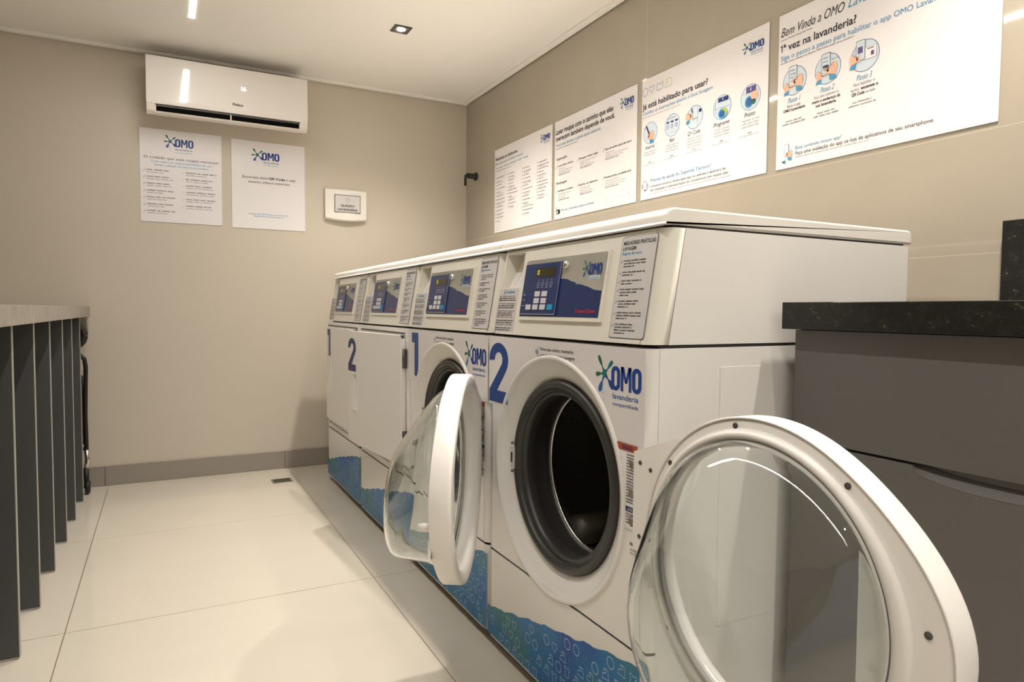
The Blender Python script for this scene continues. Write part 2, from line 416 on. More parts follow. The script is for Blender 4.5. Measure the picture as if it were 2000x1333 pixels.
for k, (x, y0, y1) in enumerate(LED_LINES):
    t = thing('linear_light', 'long thin linear light glowing white, set into the ceiling', 'ceiling light', (x, (y0+y1)/2, CEIL))
    mb = MB(); L = (y1-y0)/2
    for sx in (-1, 1): mb.box((sx*.0125, -L, -.004), (sx*.0145, L, -.0005), 'acwhite')
    mb.build('profile', t)
    mb = MB(); mb.box((-.012, -L, -.0035), (.012, L, -.0006), 'ledstrip'); mb.build('diffuser', t)

# ------------------------------------------------------------------ air conditioner
ac = thing('air_conditioner', 'white wall-mounted split air conditioner up under the ceiling', 'air conditioner', (.338, YB, 1.905))
W2 = .395
def acprof(pts): return [(y, z) for y, z in pts]
mb = MB()
mb.prism([(-.001, .060), (-.10, .034), (-.15, .019), (-.172, .014), (-.188, .022), (-.188, .058), (-.150, .066), (-.150, .30), (-.001, .30)], 0, -W2+.035, W2-.035, 'acbody')
for sx in (-1, 1):
    mb.prism([(-.001, .060), (-.10, .034), (-.15, .019), (-.176, .013), (-.194, .030), (-.1995, .064), (-.196, .30), (-.001, .30)], 0, sx*(W2-.042), sx*W2, 'acbody', .004)
mb.build('body', ac)
mb = MB(); mb.prism([(-.175, .066), (-.2025, .064), (-.2055, .085), (-.2025, .30), (-.193, .3055), (-.003, .3055), (-.003, .3), (-.175, .3)], 0, -W2+.0005, W2-.0005, 'acwhite', .0025); mb.build('front_cover', ac)
mb = MB(); mb.box((-W2+.045, -.1893, .028), (W2-.045, -.17, .0565), 'void')
for sx in (0,): mb.box((-.003, -.196, .026), (.003, -.17, .056), 'acbody')
mb.build('air_outlet', ac)
mb = MB(); mb.prism([(-.170, .0120), (-.190, .0200), (-.1965, .0285), (-.1900, .0300), (-.172, .018)], 0, -W2+.047, W2-.047, 'acbody'); mb.build('louver', ac)
pr = Print((0, -.2062, .16), (1, 0, 0), (0, 0, 1))
pr.text('16', .052, .028, .020, 'led', .022); pr.build('temperature_display', ac)
pr = Print((0, -.2068, .098), (1, 0, 0), (0, 0, 1)); pr.text('Philco', .008, .006, .0125, 'ink', .052, bold=.02); pr.build('brand_mark', ac)

# ------------------------------------------------------------------ signs
def sign(name, label, cat, corner, U, wd, ht, group=None, th=.004):
    """corner: upper left on the wall surface; U along the width. Printing uses v = -distance from the top."""
    U = Vector(U); V = Vector((0, 0, 1)); N = U.cross(V); base = Vector(corner)-V*ht+U*wd/2
    t = thing(name, label, cat, base, 0, group)
    mb = MB(); a = -U*wd/2+N*.0008; b_ = U*wd/2+V*ht+N*th
    mb.box(a, b_, 'board', .0006, 1); mb.build('panel', t)
    pr = Print(-U*wd/2+V*ht+N*th, U, V); pr.lg = Print(-U*wd/2+V*ht+N*th, U, V)
    return t, pr
RU = (0, -1, 0)
PT = 1.8907; PH = .4914
def hand(p, cu, cv, s_, flip=1, l=5):
    """a small drawn hand: palm, thumb and three fingers, with a cuff"""
    f = flip
    p.poly([(cu+f*x*s_, cv+y*s_) for x, y in ((0, -.3), (.45, -.45), (.62, -.1), (.55, .35), (.3, .42), (.12, .2), (-.18, .1), (-.2, -.05))], 'skin', l)
    for k in range(3): p.stroke([(cu+f*(-.05+.02*k)*s_, cv+(-.25+.17*k)*s_), (cu+f*(-.42+.05*k)*s_, cv+(-.18+.2*k)*s_)], .14*s_, 'skin', l)
    p.stroke([(cu+f*x*s_, cv+y*s_) for x, y in ((.3, .42), (.12, .2), (-.18, .1))], .035*s_, 'inkgrey', l+1)
    p.poly([(cu+f*x*s_, cv+y*s_) for x, y in ((0, -.34), (.5, -.5), (.6, -.75), (.05, -.75))], 'sky', l)
def phone(p, cu, cv, w_, h_, l=3, face='pale'):
    p.rrect(cu-w_/2, cv-h_/2, cu+w_/2, cv+h_/2, w_*.14, 'inkgrey', l); p.rrect(cu-w_*.44, cv-h_*.47, cu+w_*.44, cv+h_*.47, w_*.12, face, l+1)
def circ(p, cu, cv, r_=.043):
    p.ell(cu, cv, r_, r_, 'pale', 1); p.ring(cu, cv, r_, r_, .0014, 'midblue', 2)

# A
t, p = sign('wall_sign', 'white laundry symbols poster with four columns, nearest the room corner', 'sign', (XR, 3.6458, PT), RU, .668, PH, 'instruction signs in a row above the machines')
p.logo(.583, -.066, .064, .027); p.text('Respeite os símbolos', .014, -.065, .0155, 'ink', .275, bold=.02)
p.text('Eles mostram a melhor maneira', .015, -.091, .0105, 'sky', .345); p.text('de lavar, secar e passar cada roupa', .02, -.116, .0105, 'sky', .395)
p.words(.015, -.132, .2, .004, 'inkgrey')
for cx, n_, v0, dv in ((.016, 13, -.172, .0213), (.177, 11, -.172, .0188), (.350, 14, -.172, .0192), (.516, 12, -.172, .0172)):
    for k in range(n_):
        p.rect(cx, v0-dv*k, cx+.006, v0-dv*k+.007, 'inkgrey'); p.words(cx+.018, v0-dv*k, random.uniform(.04, .11), .0055, 'inkgrey')
        if k % 3 == 1: p.words(cx+.018, v0-dv*k-.008, random.uniform(.04, .09), .0045, 'inkpale')
p.rect(.329, -.376, .330, -.166, 'inkpale'); p.build('printing', t)
# B
t, p = sign('wall_sign', 'white washing-care poster with two-line black heading, second from the room corner', 'sign', (XR, 2.9515, PT), RU, .665, PH, 'instruction signs in a row above the machines')
p.logo(.582, -.071, .060, .030); p.text('Lavar roupas com o carinho que elas', .010, -.067, .0235, 'ink', .486, bold=.02); p.text('merecem também depende de você.', .013, -.1, .0225, 'ink', .496, bold=.02)
p.text('Você sem dúvida e a gente ajuda cuidando:', .014, -.129, .0145, 'sky', .39); p.words(.014, -.142, .2, .0045, 'inkgrey')
for vv, hd in ((-.197, 'Separação'), (-.318, 'Pré-lavagem')):
    p.text(hd, .019, vv, .0125, 'ink', .1, bold=.01); p.rect(.019, vv-.010, .05, vv-.0095, 'inkgrey')
for vv, ts in ((-.231, ('Cores claras e escuras', 'Roupas muito sujas', 'Tipos de tecido e grau de sujeira')), (-.356, ('Verifique os bolsos', 'Feche os zíperes', 'Produtos certos, na medida certa'))):
    for uu, ww, tx in ((.034, .14, ts[0]), (.228, .155, ts[1]), (.436, .195, ts[2])):
        p.stroke([(uu-.017, vv), (uu-.012, vv-.004), (uu-.005, vv+.012)], .0018, 'inkgrey'); p.text(tx, uu, vv, .0088, 'ink', ww, bold=.012)
        for k in range(3 if uu > .2 else 3): p.words(uu+.008, vv-.015-.0105*k, random.uniform(.06, ww*.9), .0052, 'inkpale')
        p.words(uu+.008, vv-.044, .1, .0055, 'inkgrey')
p.text('Por favor, feche bem a tampa ao terminar.', .072, -.456, .0125, 'sky', .287)
p.rrect(.022, -.466, .056, -.444, .004, 'ink', 2); p.rect(.028, -.462, .038, -.450, 'board', 3); p.stroke([(.022, -.43), (.022, -.447), (.034, -.437)], .003, 'ink'); p.ring(.05, -.452, .009, .008, .002, 'ink')
for uu in (.464, .547, .622): p.ring(uu, -.462, .007, .007, .0012, 'inkpale'); p.words(uu-.02, -.446, .03, .004, 'inkpale')
p.build('printing', t)
# C
t, p = sign('wall_sign', 'white how-to-use poster with five round pictures above the nearest washers', 'sign', (XR, 2.2548, PT), RU, .6565, PH, 'instruction signs in a row above the machines')
p.logo(.577, -.069, .058, .0245)
p.ring(.021, -.051, .0155, .017, .0016, 'midblue')
p.stroke([(.062, -.066), (.046, -.047), (.047, -.038), (.054, -.035), (.062, -.043), (.070, -.036), (.078, -.039), (.079, -.048)], .0016, 'midblue', closed=True)
p.stroke([(.094, -.065), (.094, -.045), (.090, -.041), (.098, -.037), (.104, -.042), (.118, -.042), (.125, -.037), (.133, -.041), (.128, -.047), (.128, -.065)], .0016, 'midblue', closed=True)
p.stroke([(.140, -.066), (.145, -.055), (.152, -.050), (.160, -.050), (.160, -.040), (.150, -.040), (.154, -.036), (.176, -.036), (.182, -.042), (.182, -.066)], .0014, 'lime', closed=True)
p.text('Já está habilitado para usar?', .005, -.121, .0215, 'ink', .374, bold=.018)
p.text('Confira as instruções abaixo e boa lavagem', .008, -.145, .0135, 'sky', .397); p.words(.008, -.158, .235, .004, 'inkpale')
cs = [.057, .190, .314, .453, .583]
for k, cx in enumerate(cs):
    circ(p, cx, -.224, .0425)
    p.text(('Insira', 'App', 'Qr Code', 'Programe', 'Pronto')[k], cx-.002, -.287, .0145, 'ink', (.058, .032, .066, .078, .048)[k], shear=.35, align='C')
    for q in range((2, 3, 4, 3, 3)[k]): p.words(cx-.035-.002*(q % 2), -.302-.0105*q, .075, .0052, 'inkpale')
    p.words(cx-.008, -.345, .018, .0045, 'inkgrey'); p.words(cx-.045, -.352, .085, .004, 'inkpale')
p.poly([(.028, -.192), (.034, -.190), (.062, -.238), (.054, -.24)], 'ink', 4); hand(p, .055, -.235, .044); p.text('Trr', .014, -.204, .008, 'inkgrey')
p.rect(.148, -.205, .231, -.2045, 'inkgrey', 3)
for k in range(3):
    cx = .166+.025*k; p.rect(cx-.009, -.213, cx+.007, -.207, 'navy', 3); p.ring(cx-.002, -.227, .007, .0085, .0012, 'midblue', 3); p.ell(cx-.002, -.227, .004, .005, 'inkpale', 2)
p.rect(.165, -.252, .215, -.2515, 'inkgrey', 3); p.words(.162, -.196, .05, .003, 'inkgrey', 3)
p.rect(.306, -.24, .330, -.184, 'pale', 3); p.rect(.306, -.24, .3065, -.184, 'inkgrey', 4); p.rect(.330, -.262, .3305, -.184, 'inkgrey', 4); p.rect(.337, -.212, .350, -.200, 'navy', 3)
hand(p, .289, -.215, .036, -1); p.poly([(.300, -.206), (.305, -.206), (.300, -.187), (.297, -.19)], 'ink', 6); p.words(.306, -.232, .03, .004, 'inkgrey', 5)
p.rect(.412, -.225, .492, -.2243, 'midblue', 3); p.rect(.434, -.2043, .482, -.189, 'navy', 3); p.rect(.455, -.2, .458, -.192, 'board', 4)
p.ell(.458, -.246, .023, .019, 'sky', 3); p.ell(.464, -.242, .015, .014, 'lime', 4); p.ell(.455, -.247, .013, .012, 'midblue', 5); p.stroke([(.419, -.2), (.424, -.245)], .0012, 'midblue')
p.rect(.543, -.21, .624, -.2093, 'inkgrey', 3); p.rect(.564, -.208, .606, -.188, 'purple', 3); p.rect(.583, -.204, .586, -.192, 'board', 4)
p.ell(.577, -.239, .018, .020, 'sky', 3); p.ell(.578, -.239, .013, .015, 'midblue', 4); p.ell(.601, -.222, .016, .015, 'skin', 4); p.ell(.598, -.242, .009, .009, 'green', 4)
p.text('Precisa de ajuda do Suporte Técnico?', .063, -.425, .013, 'sky', .340, bold=.008)
p.text('Converse conosco direto pelo app ou solicite a abertura de', .063, -.447, .0095, 'ink', .413)
p.text('um chamado à administração do condomínio em nosso site.', .063, -.463, .0095, 'ink', .428); p.words(.064, -.474, .44, .0042, 'inkpale')
p.stroke([(.015, -.44), (.014, -.428), (.020, -.418), (.028, -.415), (.036, -.418), (.042, -.428), (.041, -.44)], .0018, 'ink')
p.ring(.012, -.438, .004, .008, .0016, 'ink'); p.ring(.044, -.438, .004, .008, .0016, 'ink'); p.ell(.029, -.453, .005, .003, 'ink', 3); p.stroke([(.044, -.446), (.038, -.452), (.030, -.453)], .0014, 'ink')
p.build('printing', t)
# D
t, p = sign('wall_sign', 'large white welcome poster with three round phone pictures, nearest the camera', 'sign', (XR, 1.5589, PT), RU, .655, PH, 'instruction signs in a row above the machines')
p.text('Bem Vindo a OMO', .009, -.071, .0275, 'ink', .226, shear=.35); p.text('Lavanderia', .246, -.068, .0275, 'sky', .15, shear=.35)
p.words(.009, -.083, .12, .004, 'inkgrey')
p.poly([(.0125, -.119), (.0160, -.119), (.0160, -.0965), (.0130, -.0965), (.0085, -.100), (.0085, -.1035), (.0125, -.1015)], 'ink', 2); p.text('ª vez na lavanderia?', .020, -.119, .0225, 'ink', .254, bold=.016); p.text('Siga o passo a passo para habilitar o app OMO Lavanderia', .010, -.147, .0155, 'sky', .535)
p.words(.010, -.157, .26, .004, 'inkgrey')
for k, cx in enumerate((.0655, .184, .304)):
    circ(p, cx, -.222, .0435)
    if k < 2:
        phone(p, cx-.006, -.207, .031, .066); hand(p, cx+.006, -.225, .044); hand(p, cx-.02, -.235, .034, -1, 3)
        for q in range(4): p.words(cx-.016, -.19-.011*q, .02, .004, 'inkgrey', 5)
        if k: p.words(cx+.014, -.2, .022, .004, 'inkgrey', 4)
        if k: p.rect(cx-.016, -.217, cx+.004, -.211, 'navy', 5)
    else:
        p.rrect(cx-.002, -.235, cx+.036, -.200, .002, 'inkgrey', 2); p.rrect(cx-.001, -.234, cx+.035, -.201, .002, 'board', 3); p.words(cx+.008, -.208, .022, .004, 'ink', 4)
        p.rect(cx+.019, -.227, cx+.028, -.215, 'purple', 4)
        phone(p, cx-.013, -.204, .029, .058, 4); p.rect(cx-.021, -.212, cx-.006, -.194, 'purple', 6); hand(p, cx-.026, -.225, .034, -1, 7)
    p.text('Passo %d' % (k+1), cx, -.287, .0155, 'sky', .048, shear=.35, align='C')
p.text('Baixe o app', .065, -.301, .0085, 'inkgrey', .05, align='C'); p.text('OMO Lavanderia', .066, -.314, .0088, 'ink', .082, bold=.02, align='C')
p.text('Faça seu cadastro e', .181, -.301, .0085, 'inkgrey', .083, align='C'); p.text('insira o endereço da', .181, -.314, .0088, 'ink', .096, bold=.02, align='C'); p.text('sua lavanderia.', .181, -.327, .0088, 'ink', .071, bold=.02, align='C')
p.text('Para habilitar o', .304, -.301, .0085, 'inkgrey', .065, align='C'); p.text('serviço,', .263, -.3145, .0085, 'inkgrey', .028); p.text('escaneie o', .295, -.3145, .0088, 'ink', .052, bold=.02); p.text('QR Code', .266, -.328, .0088, 'ink', .040, bold=.02); p.text('ao lado', .310, -.328, .0085, 'inkgrey', .029)
for cx, vv in ((.065, -.346), (.181, -.349), (.300, -.349)): p.words(cx-.03, vv, .06, .0048, 'inkgrey'); p.words(cx-.042, vv-.009, .085, .0048, 'inkgrey')
p.text('Está curtindo nosso app?', .076, -.439, .0105, 'sky', .162); p.text('Faça uma avaliação do app na loja de aplicativos de seu smartphone.', .076, -.456, .0110, 'ink', .429); p.words(.077, -.4645, .25, .0042, 'inkpale')
p.ell(.044, -.447, .022, .027, 'pale', 1); phone(p, .042, -.434, .018, .036); hand(p, .048, -.448, .026); p.poly([(.024, -.470), (.040, -.466), (.038, -.477)], 'teal', 8)
p.build('printing', t)
# back wall sheets
t, p = sign('wall_poster', 'white poster of two check-list columns under the air conditioner', 'poster', (-.0935, YB, 1.888), (1, 0, 0), .397, .492)
p.logo(.167, -.086, .089, .043, full=False); p.text('lavanderia', .169, -.103, .009, 'midblue', .083, bold=.01); p.text('compartilhada', .170, -.117, .006, 'sky', .081)
p.text('O cuidado que suas roupas merecem', .019, -.157, .0135, 'ink', .362); p.text('Tudo sobre as responsabilidades de uso', .051, -.1765, .0105, 'sky', .296); p.text('durante a utilização das máquinas na lavanderia', .066, -.194, .0105, 'sky', .264)
for k, vv in enumerate((.221, .256, .292, .329, .364, .401, .436)):
    p.stroke([(.013, -vv), (.017, -vv-.006), (.024, -vv+.006)], .002, 'inkgrey'); p.words(.031, -vv, random.uniform(.1, .16), .0065, 'ink'); p.words(.031, -vv-.012, random.uniform(.07, .15), .005, 'inkgrey')
for k, vv in enumerate((.222, .257, .291, .326, .364, .400)):
    p.stroke([(.198, -vv), (.202, -vv-.006), (.209, -vv+.006)], .0015, 'inkpale'); p.words(.218, -vv, random.uniform(.12, .165), .0065, 'ink'); p.words(.218, -vv-.012, random.uniform(.09, .15), .005, 'inkgrey')
p.build('printing', t)
t, p = sign('wall_poster', 'white poster with short centred text, left of the small electrical box', 'poster', (.3545, YB, 1.883), (1, 0, 0), .397, .492)
p.logo(.160, -.103, .094, .044, full=False); p.text('lavanderia', .169, -.119, .009, 'midblue', .083, bold=.01); p.text('compartilhada', .170, -.132, .006, 'sky', .081)
p.text('Escaneie este', .056, -.209, .0125, 'ink', .135); p.text('QR Code', .197, -.209, .0125, 'ink', .088, bold=.025); p.text('e veja', .291, -.209, .0125, 'ink', .052)
p.text('nossos vídeos tutoriais', .088, -.234, .0125, 'ink', .222); p.build('heading', t); p = Print(p.O, p.U, p.V); p.words(.088, -.412, .22, .0055, 'sky'); p.words(.117, -.4245, .16, .0055, 'sky')
p.build('footer', t)
# electrical box
t = thing('electrical_box', 'small white electrical panel box on the back wall with a framed name label', 'electrical box', (.9865, YB, 1.464))
mb = MB(); rows = []
for k in range(9):
    a = -1+2*k/8; d = -.030-.010*(1-a*a); x = .1225*a
    rows.append([(x, -.001, .004), (x, d+.006, -.001+.012*a*a), (x, d, .006+.012*a*a), (x, d, .178), (x, d+.006, .186), (x, -.001, .186)])
mb.quadgrid(rows, 'plastic', smooth=False, close_v=True); mb.face([Vector(q) for q in rows[0]][::-1], 'plastic'); mb.face(rows[-1], 'plastic'); mb.build('cover', t)
p = Print((-.077, -.0412, .154), (1, 0, 0), (0, 0, 1))
p.rect(.006, -.104, .160, 0, 'ink', 0); p.rect(.009, -.101, .157, -.003, 'label', 1)
p.stroke([(.074, -.018), (.074, -.035), (.083, -.045), (.092, -.035), (.092, -.018)], .002, 'inkgrey', closed=True); p.stroke([(.079, -.022), (.083, -.034), (.088, -.022)], .0015, 'inkgrey')
p.text('QUADRO', .083, -.070, .0125, 'ink', .082, bold=.03, align='C'); p.text('LAVANDERIA', .083, -.093, .0125, 'ink', .120, bold=.03, align='C'); p.build('name_label', t)
# wall tap
t = thing('wall_tap', 'small black wall tap on the tiled wall by the room corner', 'tap', (XR, 3.92, 1.735))
mb = MB(); mb.lathe([(.0005, -.0005), (.026, -.0005), (.026, -.010), (.020, -.012), (.0165, -.014), (.0165, -.058), (.0005, -.059)], 'black', lambda a, b_, h: (h, a, .05+b_), 24); mb.build('body', t)
mb = MB(); mb.tube([(-.048, 0, .052), (-.066, 0, .053), (-.074, 0, .046), (-.076, 0, .030), (-.076, 0, -.014)], [.012, .012, .0095, .008, .008], 'black', 12); mb.build('spout', t)

# floor drain
t = thing('floor_drain', 'small square metal drain grate in the floor tile near the back wall', 'drain', (.565, 3.775, 0))
mb = MB(); mb.box((-.052, -.046, .0004), (.052, .046, .0022), 'drain', .0006, 1); mb.build('grate', t)
mb = MB()
for k in range(7): mb.box((-.042, -.036+.0115*k, .0023), (.042, -.032+.0115*k, .0030), 'gap')
mb.build('slot', t)

# ------------------------------------------------------------------ washers
YW = .683; Y0 = .987; XM = .80; HW = .3405
ZC, RO = .550, .283        # door opening centre height, dish radius
def slant(z): return .005+.167*(z-.875)
def ring_T(yc=0): return lambda a, b_, h: (h, a+yc, ZC+b_)

def outline_pts(n, y0, y1, z0, z1):
    angs = [2*pi*k/n for k in range(n)]
    for y, z in ((y0, z0), (y1, z0), (y1, z1), (y0, z1)):
        a = math.atan2(z-ZC, y) % (2*pi); j = min(range(n), key=lambda q: abs((angs[q]-a+pi) % (2*pi)-pi)); angs[j] = a
    out = []
    for a in angs:
        c, s_ = cos(a), sin(a); t = 1e9
        if abs(c) > 1e-9: t = min(t, (y1 if c > 0 else y0)/c)
        if abs(s_) > 1e-9: t = min(t, ((z1 if s_ > 0 else z0)-ZC)/s_)
        out.append((a, t*c, ZC+t*s_))
    return out

def cabinet_parts(t, washer, near):
    """shell, lower panel, console, lid: shared by washers and dryers. x = depth, y = width, z up"""
    e = 'enamel'; R = .026
    mb = MB()          # shell without a front
    mb.box((.030, -HW, .030), (.782, -HW+.003, .868), e); mb.box((.030, HW-.003, .030), (.782, HW, .868), e)
    mb.box((.779, -HW+.003, .030), (.782, HW-.003, .868), e); mb.box((.030, -HW+.003, .865), (.779, HW-.003, .868), e)
    mb.box((.030, -HW+.003, .030), (.779, HW-.003, .033), e)
    mb.build('cabinet', t)
    if near:           # access panel pressed into the near side
        mb = MB(); mb.box((.185, -HW-.0009, .30), (.352, -HW-.0002, .8285), e, .0004, 1); mb.build('side_panel', t)
    for x in (.07, .72):
        for y in (-.29, .29): mb = MB(); mb.lathe([(.0005, .001), (.020, .001), (.020, .012), (.008, .014), (.008, .034)], 'black', lambda a, b_, h, x=x, y=y: (x+a, y+b_, h), 12); mb.build('foot', t)
    def corner_strip(mb, z0, z1, m):
        for sy in (-1, 1):
            rows = []
            for k in range(7):
                a = pi/2*k/6; x = R-R*cos(a); y = sy*(HW-R+R*sin(a)); rows.append([(x, y, z0), (x, y, z1)])
            rows.append([(.0305, sy*HW, z0), (.0305, sy*HW, z1)])
            mb.quadgrid(rows, m)
    if washer:
        mb = MB(); zz0, zz1 = .282, .868; yy = HW-R
        o = outline_pts(72, -yy, yy, zz0, zz1)
        mb.quadgrid([[(0, RO*cos(a), ZC+RO*sin(a)) for a, _, _ in o], [(0, y, z) for _, y, z in o]], e, close_v=True, smooth=False)
        corner_strip(mb, zz0, zz1, e)
        mb.build('front_panel', t)
        mb = MB(); mb.lathe([(.285, .0), (.284, -.004), (.279, -.0055), (.274, -.004), (.270, .004), (.262, .011), (.243, .019), (.236, .024), (.228, .027), (.226, .034), (.205, .060)], e, ring_T(), 96); mb.build('door_recess', t)
        mb = MB(); mb.lathe([(.227, .032), (.224, .019), (.218, .015), (.210, .016), (.205, .022), (.203, .030), (.199, .031), (.195, .027), (.190, .029), (.187, .040), (.186, .062), (.196, .072), (.190, .095), (.196, .11)], 'gasket', ring_T(), 96); mb.build('gasket', t)
        mb = MB()
        mb.lathe([(.196, .110), (.192, .116), (.194, .122), (.262, .135), (.268, .150), (.268, .520), (.255, .540), (.0005, .552)], 'drum', ring_T(), 72)
        mb.build('drum', t)
        mb = MB(); mb.lathe([(.1965, .112), (.1905, .113), (.1895, .118), (.1935, .1225)], 'steel', ring_T(), 72); mb.build('drum_rim', t)
        for k in range(3):
            a = radians(-52+120*k); mb = MB(); rows = []
            for q in range(9):
                w_ = -.045+.09*q/8; hgt = .055*math.sqrt(max(0, 1-(w_/.046)**2))
                rr = .266-hgt; tx = w_
                rows.append([(h, rr_*cos(a)-tx*sin(a), ZC+rr_*sin(a)+tx*cos(a)) for h, rr_ in ((.155, .268), (.175, rr), (.48, rr), (.51, .268))])
            mb.quadgrid(rows, 'drum'); mb.build('drum_paddle', t)
        mb = MB()      # latch striker plate on the recess, at the far side
        yl = HW-.122; mb.box((.010, yl-.007, .523), (.020, yl+.007, .583), 'label', .001, 1); mb.box((.0085, yl-.0035, .540), (.0105, yl+.0035, .566), 'black')
        for zz in (.516, .590): mb.lathe([(.0005, .0085), (.0035, .009), (.0035, .014)], 'darkmetal', lambda a, b_, h, zz=zz: (h, yl+a, zz+b_), 10)
        mb.build('door_latch', t)
    else:
        mb = MB(); yy = HW-R; mb.box((.0, -yy, .300), (.008, yy, .868), e); corner_strip(mb, .300, .868, e); mb.build('front_panel', t)
    zt = .276 if washer else .293
    mb = MB(); yy = HW-R; mb.box((.0, -yy, .032), (.006, yy, zt), e); corner_strip(mb, .032, zt, e); mb.build('lower_panel', t)
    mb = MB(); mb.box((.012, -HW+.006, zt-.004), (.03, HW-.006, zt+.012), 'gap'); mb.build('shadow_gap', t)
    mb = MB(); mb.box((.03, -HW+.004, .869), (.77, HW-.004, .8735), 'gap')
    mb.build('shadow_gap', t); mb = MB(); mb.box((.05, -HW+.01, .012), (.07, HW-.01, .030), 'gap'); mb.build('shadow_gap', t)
    # console: slanted front with a tray recess at its far upper corner
    def SP(y, z, d=0): return (slant(z)+d, y, z)
    un, uf = HW-.028, HW-.133                    # recess from far edge
    z0, z1, za, zb = .875, 1.098, .998, 1.090; c = 'console'
    mb = MB(); Rk = .03
    def quad(y0, y1, za_, zb_): mb.face([SP(y0, za_), SP(y1, za_), SP(y1, zb_), SP(y0, zb_)], c)
    ye = HW-Rk
    quad(-ye, uf, z0, z1); quad(uf, ye, z0, za); quad(uf, ye, zb, z1); quad(un if un < ye else ye, ye, za, zb) if un < ye else None
    for sy in (-1, 1):
        rows = []
        for k in range(8):
            a = pi/2*k/7; x = Rk-Rk*cos(a); y = sy*(HW-Rk+Rk*sin(a)); rows.append([SP(y, z0, x), SP(y, z1, x)])
        rows.append([(.050, sy*HW, z0), (.088, sy*HW, z1)]); mb.quadgrid(rows, c)
    mb.face([(.05, -HW, z0), (.05, HW, z0), SP(ye, z0), SP(-ye, z0)], c); mb.face([(.088, -HW, z1), (.088, HW, z1), SP(ye, z1), SP(-ye, z1)], c)
    un2 = min(un, ye)
    D = .055
    bk = [(slant(za)+.018, uf, za), (slant(za)+.018, un2, za), (slant(zb)+D, un2, zb), (slant(zb)+D, uf, zb)]
    fr = [SP(uf, za), SP(un2, za), SP(un2, zb), SP(uf, zb)]
    mb.face(bk, c)
    for k in range(4): mb.face([fr[k], fr[(k+1) % 4], bk[(k+1) % 4], bk[k]], c)
    mb.build('console', t)
    mb = MB(); mb.prism([(.052, .8745), (.090, 1.0985), (.782, 1.0985), (.782, .8745)], 1, -HW+.0005, HW-.0005, e); mb.build('top_housing', t)
    mb = MB()          # lid: front edge rounded
    pr_ = [(.036, 1.104), (.040, 1.122), (.047, 1.131), (.060, 1.136), (.784, 1.136), (.792, 1.131), (.794, 1.124), (.794, 1.1030), (.036, 1.1030)]
    mb.prism(pr_, 1, -HW-.0005, HW+.0005, 'plastic', .0045, 3, True); mb.build('lid', t)
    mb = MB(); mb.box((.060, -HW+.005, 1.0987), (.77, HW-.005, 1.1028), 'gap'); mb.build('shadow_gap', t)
    # control panel
    u = lambda a: HW-a    # a: distance from the far edge
    def plate(mb, a0, a1, zz0, zz1, th, m, off=0):
        k_ = Vector((-1, 0, .167)).normalized(); i0 = len(mb.bm.verts)
        b_ = [Vector(SP(u(a), z))+k_*off for a, z in ((a0, zz0), (a1, zz0), (a1, zz1), (a0, zz1))]; f_ = [q+k_*th for q in b_]
        mb.face(f_, m)
        for k in range(4): mb.face([b_[k], b_[(k+1) % 4], f_[(k+1) % 4], f_[k]], m)
    cp = MB(); plate(cp, .158, .519, .914, 1.067, .006, c); cp = cp.build('control_panel', t)
    V_ = Vector((.167, 0, 1)).normalized(); Nk = Vector((-1, 0, .167)).normalized()
    def CP(off): return Print(Vector(SP(HW, .875))+Nk*off, (0, -1, 0), V_)
    kz = 1/V_.z
    def Z(z): return (z-.875)*kz
    p = CP(.006)
    p.rect(.163, Z(.921), .513, Z(1.063), 'face', 0)
    wv = [(.339, 1.012), (.352, 1.011), (.37, 1.009), (.385, 1.004), (.40, 1.002), (.408, .997), (.425, .996), (.44, .993), (.46, .989), (.48, .983), (.495, .981), (.510, .980)]
    p.poly([(.163, Z(.923)), (.510, Z(.923))]+[(a, Z(z)) for a, z in wv[::-1]]+[(.339, Z(1.012)), (.163, Z(1.012))], 'panelblue', 1)
    p.text('Speed Queen', .432, Z(.9335), .0075, 'red', .065, bold=.02); p.ring(.424, Z(.937), .004, .004, .0014, 'red')
    p.logo(.453, Z(1.016), .047, .024, full=False); p.rect(.455, Z(1.006), .497, Z(1.013), 'pale', 1); p.text('lavanderia', .457, Z(1.0075), .004, 'midblue', .038)
    p.build('printed_face', cp)
    kp = MB(); plate(kp, .166, .339, .9265, 1.052, .0022, 'panelblue', .0066); kp = kp.build('keypad', cp)
    p = CP(.0090)
    p.stroke([(.3375, Z(1.05)), (.3375, Z(.928)), (.168, Z(.928)), (.168, Z(.975))], .0012, 'key')
    for k, dx in enumerate((.243, .263, .283, .303)):
        p.ring(dx, Z(1.001), .005, .0042, .0011, 'key'); p.rect(dx-.001, Z(1.009), dx+.001, Z(1.012), 'key'); p.words(dx-.006, Z(.992), .012, .002, 'key')
    for zz in (.975, .962, .948): p.words(.174, Z(zz), .015, .0022, 'key')
    p.rect(.221, Z(1.019), .314, Z(1.040), 'lcd', 1); p.rect(.236, Z(1.024), .239, Z(1.036), 'lcdon', 2); p.ring(.234, Z(1.030), .004, .005, .001, 'lcdon')
    p.build('display', cp)
    keys = [(.232, .971), (.266, .971), (.232, .9545), (.266, .9545), (.196, .939), (.2305, .939), (.2655, .939), (.3, .939)]
    for k, (a, z) in enumerate(keys):
        b_ = MB(); plate(b_, a, a+.024, z, z+.0125, .0016, 'cyan' if k == 7 else 'key', .0088); b_ = b_.build('button', cp)
        if k == 7: b_['label'] = 'cyan start button'
    b_ = MB(); T = lambda a, b2, h: tuple(Vector(SP(u(.360)+a, 1.042+b2))+Nk*(.006+h)); b_.lathe([(.009, 0), (.009, .006), (.0065, .010), (.0005, .0105)], 'chrome', T, 20); b_.build('coin_lock', cp)
